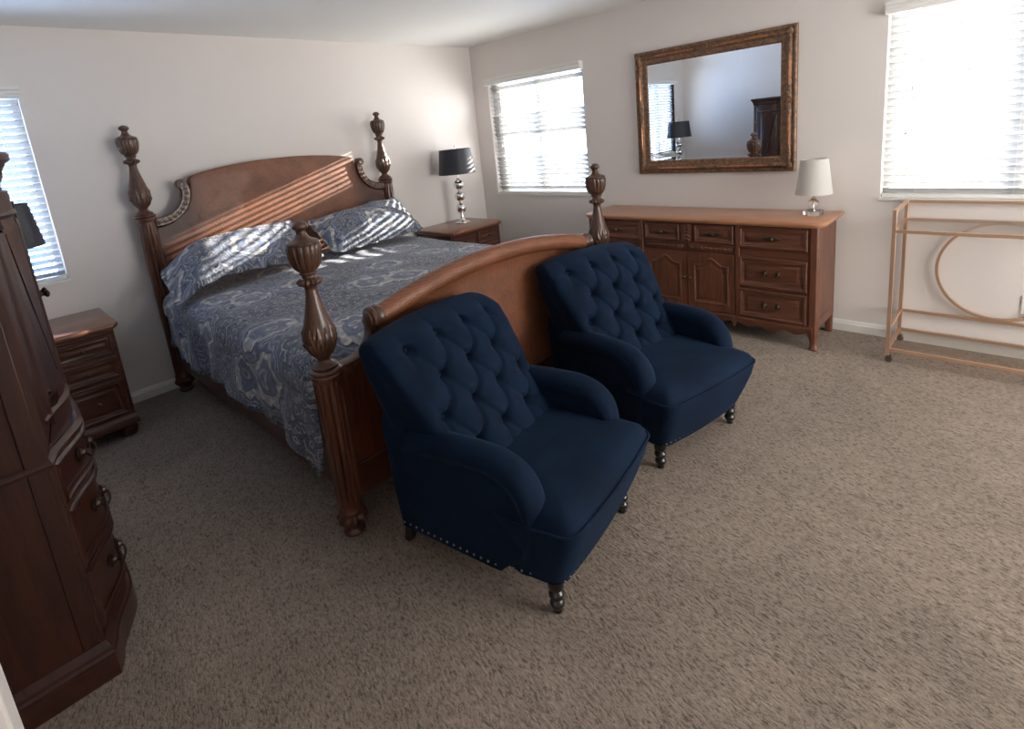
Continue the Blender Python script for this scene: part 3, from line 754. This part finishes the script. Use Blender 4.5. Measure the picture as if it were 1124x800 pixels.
# ================================================================ DRESSER (front faces -x)
dr = thing('dresser', 'long carved walnut dresser under the framed mirror', 'dresser', (-.265, -2.707, 0), radians(-90))
DW = .905; DF = -.215; DB = .225     # half width, front and back in local y
obj('case', G().box(-DW+.01, DW-.01, DF+.004, DB, .13, .853), M['dres'], dr, bevel=.003)
P = [(-.945, .250), (-.945, -.20), (-.90, -.252), (.90, -.252), (.945, -.20), (.945, .250)]
P = round_poly(P, [0, .03, .03, .03, .03, 0], 4)
obj('top', slab(G(), P, [(.850, .024), (.856, .012), (.862, .010), (.868, .001), (.878, 0), (.884, .004), (.888, .012)]), M['dres_lit_top'], dr)
for s in (-1, 1):
    for (yc, fr) in ((DF+.022, 1), (DB-.022, 0)):
        g = G(); prof = [(.018, 0), (.026, .006), (.026, .018), (.019, .035), (.020, .065), (.030, .105), (.030, .16), (.028, .84), (.028, .855)] if fr else [(.022, 0), (.022, .10), (.024, .16), (.024, .855)]
        rings = []
        for h, z in prof:
            o2 = .010*max(0, 1-z/.08) if fr else 0
            rings.append([(s*(DW-.028)+s*o2+h*a, yc-o2+h*b, z) for a, b in ((1, .6), (.6, 1), (-.6, 1), (-1, .6), (-1, -.6), (-.6, -1), (.6, -1), (1, -.6))])
        obj('leg', g.loft(rings), M['dres_v'], dr, sharp=40)
# scalloped apron
def apron(x0, x1, zt):
    top = []; bot = []
    for k in range(61):
        t = k/60; x = x0+(x1-x0)*t; u = abs(2*t-1)
        z = .098+.030*(u**3)-.020*cos(u*2*pi*1.5)*(1-u)-(.05*max(0, u-.93)/.07)
        bot.append((x, z)); top.append((x, zt))
    return bot+list(reversed(top))
bays = ((-.845, -.405), (-.375, .375), (.405, .845))
for (a, b) in ((-.88, -.36), (-.36, .36), (.36, .88)):
    obj('apron', relief(G(), apron(a, b, .165), [(0, -.02), (0, .008), (.004, .011)], front(DF)), M['dres'], dr, sharp=50)
def small_drawer(x0, x1, z0, z1, kind):
    d_ = obj('drawer', relief(G(), rect(x0, x1, z0, z1), PANEL, front(DF)), M['dres'], dr); cx, cz = (x0+x1)/2, (z0+z1)/2
    if kind == 'knob':
        g = G().lathe(smooth_prof([(.012, -DF+.004), (.009, -DF+.012), (.013, -DF+.022), (.013, -DF+.028), (.006, -DF+.034)], 3), (cx, cz), 16, axis='-y')
        rg = [[(cx+a*cos(2*pi*k/24)*(1+.2*cos(8*pi*k/24)), DF-h, cz+.35*a*sin(2*pi*k/24)) for k in range(24)] for a, h in ((.055, .006), (.055, .013), (.045, .016))]
        g.loft(rg); obj('knob', g, M['bronze'], d_)
    else: bail(d_, lambda x, z, h: (cx+x, DF-.010-h, cz+z), .045)
for s in (-1, 1):
    x0, x1 = (.395, .84) if s > 0 else (-.84, -.395)
    small_drawer(x0, x1, .690, .838, 'knob'); small_drawer(x0, x1, .405, .622, 'bail'); small_drawer(x0, x1, .175, .385, 'bail')
    a0, a1 = (.06, .355) if s > 0 else (-.355, -.06); small_drawer(a0, a1, .705, .838, 'knob')
    a0, a1 = (.004, .365) if s > 0 else (-.365, -.004)
    d_ = obj('door', G(), M['dres_v'], dr); bpy.data.objects.remove(d_)
    g = G(); g.box(a0, a1, DF-.008, DF, .175, .625)
    A = arch_rect(a0+.045, a1-.045, .225, .590, .055)
    relief(g, A, [(0, .007), (.0, .012), (.008, .016), (.016, .012), (.022, .004), (.03, .004), (.045, .013), (.05, .013)], front(DF))
    d_ = obj('door', g, M['dres_v'], dr)
    handle_knob(d_, s*.022, .42, DF-.006, M['bronze'], .012)
    # carved rail between drawers and doors, carved centre stile and side uprights
    g = G()
    for k in range(9):
        x = a0+.04+(a1-a0-.08)*k/8; g.ball((x, DF-.006, .660), (.020, .007, .012), 8); 
    g.box(a0+.01, a1-.01, DF-.005, DF, .638, .690); obj('carved_rail', g, M['dres'], dr)
    g = G(); g.box(s*.385-.014, s*.385+.014, DF-.012, DF, .165, .850); obj('stile', g, M['dres_v'], dr, bevel=.004)
    g = G().box(*(sorted((s*(DW-.012), s*(DW-.002)))), DF+.05, DB-.05, .20, .84); obj('side_panel', g, M['dres_v'], dr, bevel=.003)
    g = G().box(*(sorted((s*(DW-.02), s*(DW+.002)))), DF+.04, DB-.04, .145, .22); obj('side_rail', g, M['dres_v'], dr, bevel=.004)
g = G().box(-.045, .045, DF-.006, DF, .70, .84)
for k in range(5):
    for a in (-1, 1): g.ball((a*.016, DF-.008, .72+k*.026), (.018, .006, .009), 8, Matrix.Rotation(a*.6, 3, 'Y'))
obj('carved_stile', g, M['dres_v'], dr)

# ================================================================ MIRROR on the right wall
MY0, MY1, MZ0, MZ1 = -3.332, -2.056, 1.172, 2.190
mir = thing('wall_mirror', 'wide wall mirror in an ornate gilded frame above the dresser', 'mirror', (0, (MY0+MY1)/2, MZ0))
FP = [(0, .002), (0, .022), (.008, .030), (.020, .032), (.026, .024), (.032, .024), (.042, .036), (.054, .038), (.064, .030), (.068, .020), (.092, .015), (.100, .018), (.106, .014), (.112, .008)]
R0 = rect(MY0, MY1, MZ0, MZ1)
g = G()
rg = [[(-h, y, z) for y, z in offset_poly(R0, d)] for d, h in FP]; g.loft(rg, False, False)
g.loft([[(-.002, y, z) for y, z in R0], [(-.002, y, z) for y, z in offset_poly(R0, .112)]], False, False)
fr = obj('frame', g, M['gilt'], mir, world=True, sharp=25)
g = G(); c = offset_poly(R0, .048)
for i in range(4):
    a, b = Vector((0, *c[i])), Vector((0, *c[(i+1) % 4])); L = (b-a).length; dv_ = (b-a)/L
    for f0, f1 in ((.14/L*1.0, .5-.10/L), (.5+.10/L, 1-.14/L)):
        p0, p1 = a+dv_*L*f0, a+dv_*L*f1; p0.x = p1.x = -.036; n = 8
        g.tube([p0.lerp(p1, k/n) for k in range(n+1)], [.003]+[.008]*(n-1)+[.003], 8)
obj('gilt_bead', g, M['gilt_hi'], fr, world=True)
def ornament(y, z, ang, corner):
    g = G(); rot = Matrix.Rotation(ang, 3, 'X')
    def lf(dy, dz, a, ly, lz, h=.012):
        R = Matrix.Rotation(ang+a, 3, 'X'); p = rot @ Vector((0, dy, dz)); g.ball((-.036, y+p.y, z+p.z), (h, ly, lz), 10, R)
    lf(0, 0, 0, .018, .014, .014)
    for k in range(5): lf((k-2)*.022, .010-abs(k-2)*.006, (k-2)*.5, .008, .022)
    for s in (-1, 1):
        for k in range(3): lf(s*(.030+k*.022), -.002+.004*(-1)**k, s*.5+s*.25*k, .017-.003*k, .009)
    return g
m_ = .045
for (y, z) in ((MY0+m_, MZ0+m_), (MY1-m_, MZ0+m_), (MY0+m_, MZ1-m_), (MY1-m_, MZ1-m_)):
    g = G().ball((-.034, y, z), (.014, .024, .024), 12)
    for dy, dz in ((1, 0), (0, 1)):
        sy = 1 if y < -2.7 else -1; sz = 1 if z < 1.6 else -1
        for k in range(4): g.ball((-.034, y+sy*dy*(.028+.022*k), z+sz*dz*(.028+.022*k)), (.012, .015-.002*k if dy else .010, .010 if dy else .015-.002*k), 8)
    obj('corner_ornament', g, M['gilt'], fr, world=True)
ym, zm = (MY0+MY1)/2, (MZ0+MZ1)/2
for (y, z, a) in ((ym, MZ0+.05, pi), (ym, MZ1-.05, 0), (MY0+.05, zm, pi/2), (MY1-.05, zm, -pi/2)):
    obj('carved_ornament', ornament(y, z, a, False), M['gilt'], fr, world=True)
g = G(); gl = offset_poly(R0, .110)
g.loft([[(-.0085, y, z) for y, z in gl], [(-.0085+.0004, y, z) for y, z in offset_poly(gl, .026)]], False, True)
obj('bevelled_glass', g, M['mirror'], mir, world=True, sharp=.1)

# ================================================================ WHITE LAMP on the dresser
wl = thing('table_lamp', 'small crystal lamp with white shade on the dresser end', 'lamp', (-.20, -3.50, .888), radians(20))
g = G()
P = []
for k in range(32):
    t = 2*pi*k/32; r = .056*(1+.16*cos(4*t)); P.append((r*cos(t), r*sin(t)))
slab(g, P, [(0, .002), (.003, 0), (.030, 0), (.034, .004)])
obj('crystal_base', g, M['crystal'], wl, sharp=40)
obj('crystal_ball', G().lathe([(.037*sin(pi*k/20), .076-.037*cos(pi*k/20)) for k in range(1, 20)], (0, 0), 32), M['crystal'], wl)
obj('stem', G().lathe([(.016, .034), (.016, .040), (.004, .042), (.004, .11), (.014, .112), (.016, .118), (.008, .124), (.006, .30)], (0, 0), 20), M['chrome'], wl)
g = G(); g.loft([[(a*cos(2*pi*k/64), a*sin(2*pi*k/64), z) for k in range(64)] for a, z in ((.112, .146), (.114, .146), (.084, .385), (.082, .385), (.112, .146))], False, False)
for k in range(3): g.tube([(0, 0, .37), (.082*cos(k*2.094), .082*sin(k*2.094), .375)], .002, 6)
obj('lamp_shade', g, M['white_fabric'], wl)

# ================================================================ BAR CART
CX0, CX1, CY0, CY1 = -.429, -.030, -4.956, -4.001
cart = thing('bar_cart', 'champagne gold bar cart with two glass shelves and a ring back', 'cart', ((CX0+CX1)/2, (CY0+CY1)/2, 0))
def sq(g, a, b, r=.010):
    return g.tube([a, b], r*1.2, sq=True, up=(0, 0, 1) if abs(a[2]-b[2]) < .01 else (1, 0, 0))
for y in (CY0, CY1):
    for x in (CX0, CX1):
        g = G(); g.box(x-.010, x+.010, y-.010, y+.010, .045, .975); p = obj('post', g, M['gold'], cart, world=True, bevel=.001)
        g = G().lathe([(.006, .025), (.006, .050)], (x, y), 10); g.add(*(lambda q: (q.v, q.f))(G().lathe([(.006, -.007), (.019, -.007), (.020, 0), (.019, .007), (.006, .007)], (0, 0), 20, axis='x').transform(lambda a, b, c: (x+a, y+b-.008, .0205+c))))
        g.box(x-.011, x-.009, y-.02, y+.006, .018, .046); g.box(x+.009, x+.011, y-.02, y+.006, .018, .046)
        obj('caster', g, M['caster'], p, world=True)
for name, z, g in (('top_rail', .965, G()), ('upper_shelf_frame', .846, G()), ('lower_shelf_frame', .085, G())):
    if name == 'top_rail':
        g.box(CX1-.009, CX1+.009, CY0, CY1, z-.009, z+.009)
        for y in (CY0, CY1): g.box(CX0, CX1, y-.009, y+.009, z-.009, z+.009)
    else:
        for x in (CX0, CX1): g.box(x-.009, x+.009, CY0, CY1, z-.010, z+.010)
        for y in (CY0, CY1): g.box(CX0, CX1, y-.009, y+.009, z-.010, z+.010)
    obj(name, g, M['gold'], cart, world=True, bevel=.001)
g = G(); g.box(CX1-.008, CX1+.008, CY0, CY1, .213, .231)
for y in (CY0, CY1): g.box(CX0, CX1, y-.008, y+.008, .213, .231)
obj('stretcher', g, M['gold'], cart, world=True, bevel=.001)
for z in (.852, .091): obj('glass_shelf', G().box(CX0+.008, CX1-.008, CY0+.008, CY1-.008, z-.002, z+.005), M['shelf_glass'], cart, world=True)
yc, zc, rr = -4.478, .538, .302
g = G(); N = 72; rings = []
for k in range(N+1):
    t = 2*pi*k/N; rings.append([(CX1+dx, yc+(rr+dr_)*cos(t), zc+(rr+dr_)*sin(t)) for dx, dr_ in ((-.009, -.008), (.009, -.008), (.009, .008), (-.009, .008))])
g.loft(rings, False, False); obj('ring', g, M['gold'], cart, world=True)
# wall outlet
ol = thing('wall_outlet', 'white wall outlet low on the right wall behind the cart', 'outlet', (0, -4.62, .34))
obj('cover_plate', G().box(-.006, .0, -.036, .036, -.058, .058), M['trim'], ol, bevel=.003)
for dz in (-.022, .022):
    g = G().box(-.008, -.005, -.016, .016, dz-.014, dz+.014); s_ = obj('socket', g, M['vinyl'], ol, bevel=.002)

# ================================================================ ARMCHAIRS (front faces -y)
def inflate(P, cx, Tk, r, drop, name_sign, steps=7):
    """rounded slab from a side outline P (y, z): half thickness rises to Tk at inset r then falls by drop"""
    rings = []
    ins = [r*(1-cos(pi/2*k/steps)) for k in range(steps+1)]
    hs = [Tk*sin(pi/2*k/steps) for k in range(steps+1)]
    return ins, hs
def make_chair(label, loc, rot, group):
    ch = thing('tufted_armchair', label, 'armchair', loc, rot, group)
    V = M['velvet']
    def dens(P, s=.03):
        o = []
        for i in range(len(P)):
            a, b = Vector(P[i]), Vector(P[(i+1) % len(P)]); n = max(1, int((b-a).length/s))
            for k in range(n): o.append(tuple(a.lerp(b, k/n)))
        return o
    # --- seat: plan outline ccw, wide at the front so that it passes before the arms
    P = dens(round_poly([(-.350, -.470), (.350, -.470), (.362, -.30), (.300, .16), (-.300, .16), (-.362, -.30)], [.06, .06, .05, .05, .05, .05], 7))
    def yb(x, y): return y-(.016*(1-(x/.34)**2) if y < -.40 else 0)
    g = G(); prof = [(.126, 0), (.16, 0), (.24, 0), (.32, 0), (.370, -.002), (.383, -.003), (.390, .004), (.404, .008), (.418, .020), (.428, .036)]
    rings = []
    for z, d_ in prof:
        k = max(0, (.36-z)/.235); k = k**1.25       # the front leans back towards the base
        rings.append([(x*(1-.135*k), yb(x, y)+(.085*k if y < -.3 else .085*k*max(0, (-y)/.3) if y < 0 else 0), z+(.012*(1-(x/.4)**2)*0 if z > .40 else 0)) for x, y in offset_poly(P, d_)])
    for f, dz in ((.93, .009), (.84, .015), (.68, .021), (.45, .025), (.2, .027), (.02, .028)):
        rings.append([(x*f, -.14+(y+.14)*f, .430+dz) for x, y, z in rings[len(prof)-1]])
    g.loft(rings)
    def pleat(x, y, z):
        if y < -.38 and z < .37:
            k = max(0, 1-abs(z-.29)/.10); y += .0035*k*sin(x*95)*(.4+.6*sin(x*7+1)**2)
        return x, y, z
    g.transform(pleat)
    seat = obj('seat', g, V, ch, sharp=60)
    pp = [(x, yb(x, y), .386) for x, y in offset_poly(P, -.004) if y < -.20]
    i0 = max(range(len(pp)), key=lambda i: math.dist(pp[i], pp[i-1])); pp = pp[i0:]+pp[:i0]
    obj('piping', G().tube(pp, .0052, 8), V, seat)
    # --- arms: a fan of sections from a base line up to the rolled top line (y, z)
    TOP = smooth_prof([(.25, .572), (.18, .586), (.06, .599), (-.08, .605), (-.19, .600), (-.268, .572), (-.318, .522), (-.340, .455), (-.341, .385), (-.325, .305), (-.305, .220), (-.292, .128)], 5)
    nT = len(TOP)
    BASE = [(.335-(.335+.16)*min(1, k/(nT-1)*1.25), .127) for k in range(nT)]
    r = .058
    def thick(d, outer):
        if d < r: return sqrt(max(0, r*r-(r-d)**2))
        lo = .036 if outer else .046
        t = min(1, (d-r)/(.052)); t = t*t*(3-2*t); return r+(lo-r)*t
    for s in (-1, 1):
        rings = []
        for k in range(nT):
            (ty, tz), (by, bz) = TOP[k], BASE[k]; L = math.hypot(ty-by, tz-bz); uy, uz = (by-ty)/L, (bz-tz)/L
            ds = [r*(1-cos(pi/2*i/7)) for i in range(8)]+[r+.012*i for i in range(1, 6)]; ds = [d for d in ds if d < L*.98]; ds += [ds[-1]+(L-ds[-1])*i/6 for i in range(1, 7)]
            while len(ds) < 19: ds.append(L)
            cx = .308 if tz > .3 else .308-.020*(.3-tz)/.17
            q = max(0, min(1, (tz-.16)/.22)); q = .50+.50*q*q*(3-2*q)
            ro = [(s*(cx+q*thick(d, True)), ty+uy*d, tz+uz*d) for d in reversed(ds)]
            ri = [(s*(cx-q*thick(d, False)), ty+uy*d, tz+uz*d) for d in ds[1:]]
            rings.append(ro+ri)
        obj('arm', G().loft(rings), V, ch, sharp=70)
    # --- back: superellipse sections; the tufted front leans much more than the rear
    nb = 300; rings = []; NV = 130; Z0 = .34; Hb = .575; VA, DV = .900, .205
    sx_ = .168
    rowsb = [(VA, 4), (VA-DV, 3), (VA-2*DV, 4), (VA-3*DV, 3)]
    btn = [((k-(n-1)/2)*sx_, v) for v, n in rowsb for k in range(n)]
    SL = .70
    def yfront(v): return -.095+.335*v+.03*v*v
    def yrear(v): return .365+.085*v
    def width(v): return .288+.080*min(1, v*1.25)
    def tuft(x, v):
        d_ = 0; dmin = 9
        for bx_, bv in btn: dmin = min(dmin, math.hypot(x-bx_, (v-bv)*SL))
        d_ += .034*exp(-(dmin/.016)**2)+.042*exp(-(dmin/.048)**2)
        a = (x/sx_-.5)+(v-VA)/DV*.5; b = (x/sx_-.5)-(v-VA)/DV*.5
        fa = abs((a+.5) % 1-.5)*sx_*.82; fb = abs((b+.5) % 1-.5)*sx_*.82
        w = max(0, min(1, (.30-abs(x))/.045))*max(0, min(1, (VA+.03-v)/.04))*max(0, min(1, (v-.12)/.1))
        d_ += (.022*exp(-(fb/.009)**2)+.013*exp(-(fa/.009)**2))*w
        if v > VA-.01:
            for bx_ in (-.252, -.084, .084, .252): d_ += .013*exp(-((x-bx_)/.010)**2)*min(1, (v-VA+.01)*30)*min(1, (1.03-v)*12)
        if abs(x) > .25:
            for bv in (VA, VA-2*DV): d_ += .010*exp(-((v-bv-(abs(x)-.25)*.25)*SL/.010)**2)*min(1, (abs(x)-.25)/.03)*max(0, 1-(abs(x)-.25)/.09)
        if abs(x) > .165:
            for bv in (VA-DV, VA-3*DV): d_ += .008*exp(-((v-bv)*SL/.010)**2)*min(1, (abs(x)-.165)/.03)*max(0, 1-(abs(x)-.165)/.13)
        return d_
    def puff(x, v): return .030*(1-(abs(x)/.37)**4)*min(1, v*5)
    for j in range(NV+1):
        v = j/NV; z = Z0+v*Hb
        yf_, yr_ = yfront(v), yrear(v); e = max(0, (v-.90)/.10); rnd = sqrt(max(.0004, 1-e**2.2))
        yc_ = (yf_+yr_)/2+.03*e; dep = (yr_-yf_)/2*rnd; wv_ = width(v)-.050*(1-sqrt(max(0, 1-e**2)))
        ring = []
        for k in range(nb):
            t = 2*pi*k/nb; c_, s_ = cos(t), sin(t); q = (abs(c_)**6+abs(s_)**6)**(-1/6); x = c_*q*wv_; y = s_*q*dep
            if y < 0:
                wf = min(1, (-y/dep)**2); y = y+(tuft(x, v)-puff(x, v)*rnd)*wf*min(1, rnd*1.3)
            crown = .032*(1-(x/.37)**2)*v**3
            ring.append((x, yc_+y, z+crown))
        rings.append(ring)
    back = obj('back', G().loft(rings), V, ch, sharp=80)
    for s in (-1, 1):      # seam where the tufted pad meets the outside cover
        path = []
        for k in range(14):
            v = .30+.62*k/13; yy = yfront(v)+.47*(yrear(v)-yfront(v)); path.append((s*(width(v)+.000), yy, Z0+v*Hb))
        obj('piping', G().tube(path, .0035, 8), V, back)
    g = G(); P2 = round_poly([(-.330, .12), (.330, .12), (.334, .372), (-.334, .372)], .03, 4)
    g.loft([[(x, y+(.030*(z-.126)/.47 if y > .2 else 0), z) for x, y in offset_poly(P2, d_)] for z, d_ in ((.126, .004), (.25, 0), (.40, 0), (.56, 0), (.60, .008), (.62, .025))]); obj('rear_frame', g, V, ch, sharp=60)
    b0 = None
    for bx_, bv in btn:
        y = yfront(bv)-puff(bx_, bv)+.076-.006; z = Z0+bv*Hb+.032*(1-(bx_/.37)**2)*bv**3
        if b0 is None:
            b0 = obj('button', G().ball((0, 0, 0), (.010, .006, .010), 12), V, back); b = b0
        else:
            b = b0.copy(); COL.objects.link(b); b.parent = back
        b.location = (bx_, y, z)
    # nailheads along the bottom edge: both sides and the front
    pos = []
    for k in range(20):
        for s in (-1, 1): y = -.270+.625*k/19; pos.append((s*(.345-.030*max(0, min(1, (-.12-y)/.15))), y, .148, s))
    for k in range(21):
        x = -.292+.584*k/20; pos.append((x, -.470+.079-.016*(1-(x/.34)**2), .150, 0))
    n0 = None
    for (x, y, z, s) in pos:
        if n0 is None: n0 = obj('nailhead', G().ball((0, 0, 0), (.0048, .0048, .0048), 8), M['nail'], ch); o_ = n0
        else: o_ = n0.copy(); COL.objects.link(o_); o_.parent = ch
        o_.location = (x, y, z)
    # legs
    turn = smooth_prof([(.012, 0), (.017, .006), (.015, .016), (.024, .030), (.027, .042), (.021, .054), (.018, .058), (.026, .068), (.028, .080), (.022, .090), (.019, .095), (.026, .103), (.029, .118), (.029, .135)], 4)
    for s in (-1, 1):
        l = obj('leg', G().lathe(turn, (0, 0), 28), M['black_wood'], ch); l.location = (s*.285, -.350, 0)
        g = G(); g.loft([[(a*h, b*h+o_, z) for a, b in ((-1, -1), (1, -1), (1, 1), (-1, 1))] for h, o_, z in ((.017, .045, 0), (.019, .030, .04), (.023, .012, .09), (.027, 0, .16))])
        l = obj('leg', g, M['black_wood'], ch, bevel=.003); l.location = (s*.285, .335, 0)
    return ch
c1 = make_chair('navy velvet tufted armchair nearest the camera, at the left bedpost', (-2.925, -3.105, 0), radians(9), None)
c2 = dup(c1); c2.location = (-1.868, -3.10, 0); c2.rotation_euler.z = radians(-11)
tag(c2, 'navy velvet tufted armchair farther right, toward the dresser', 'armchair')
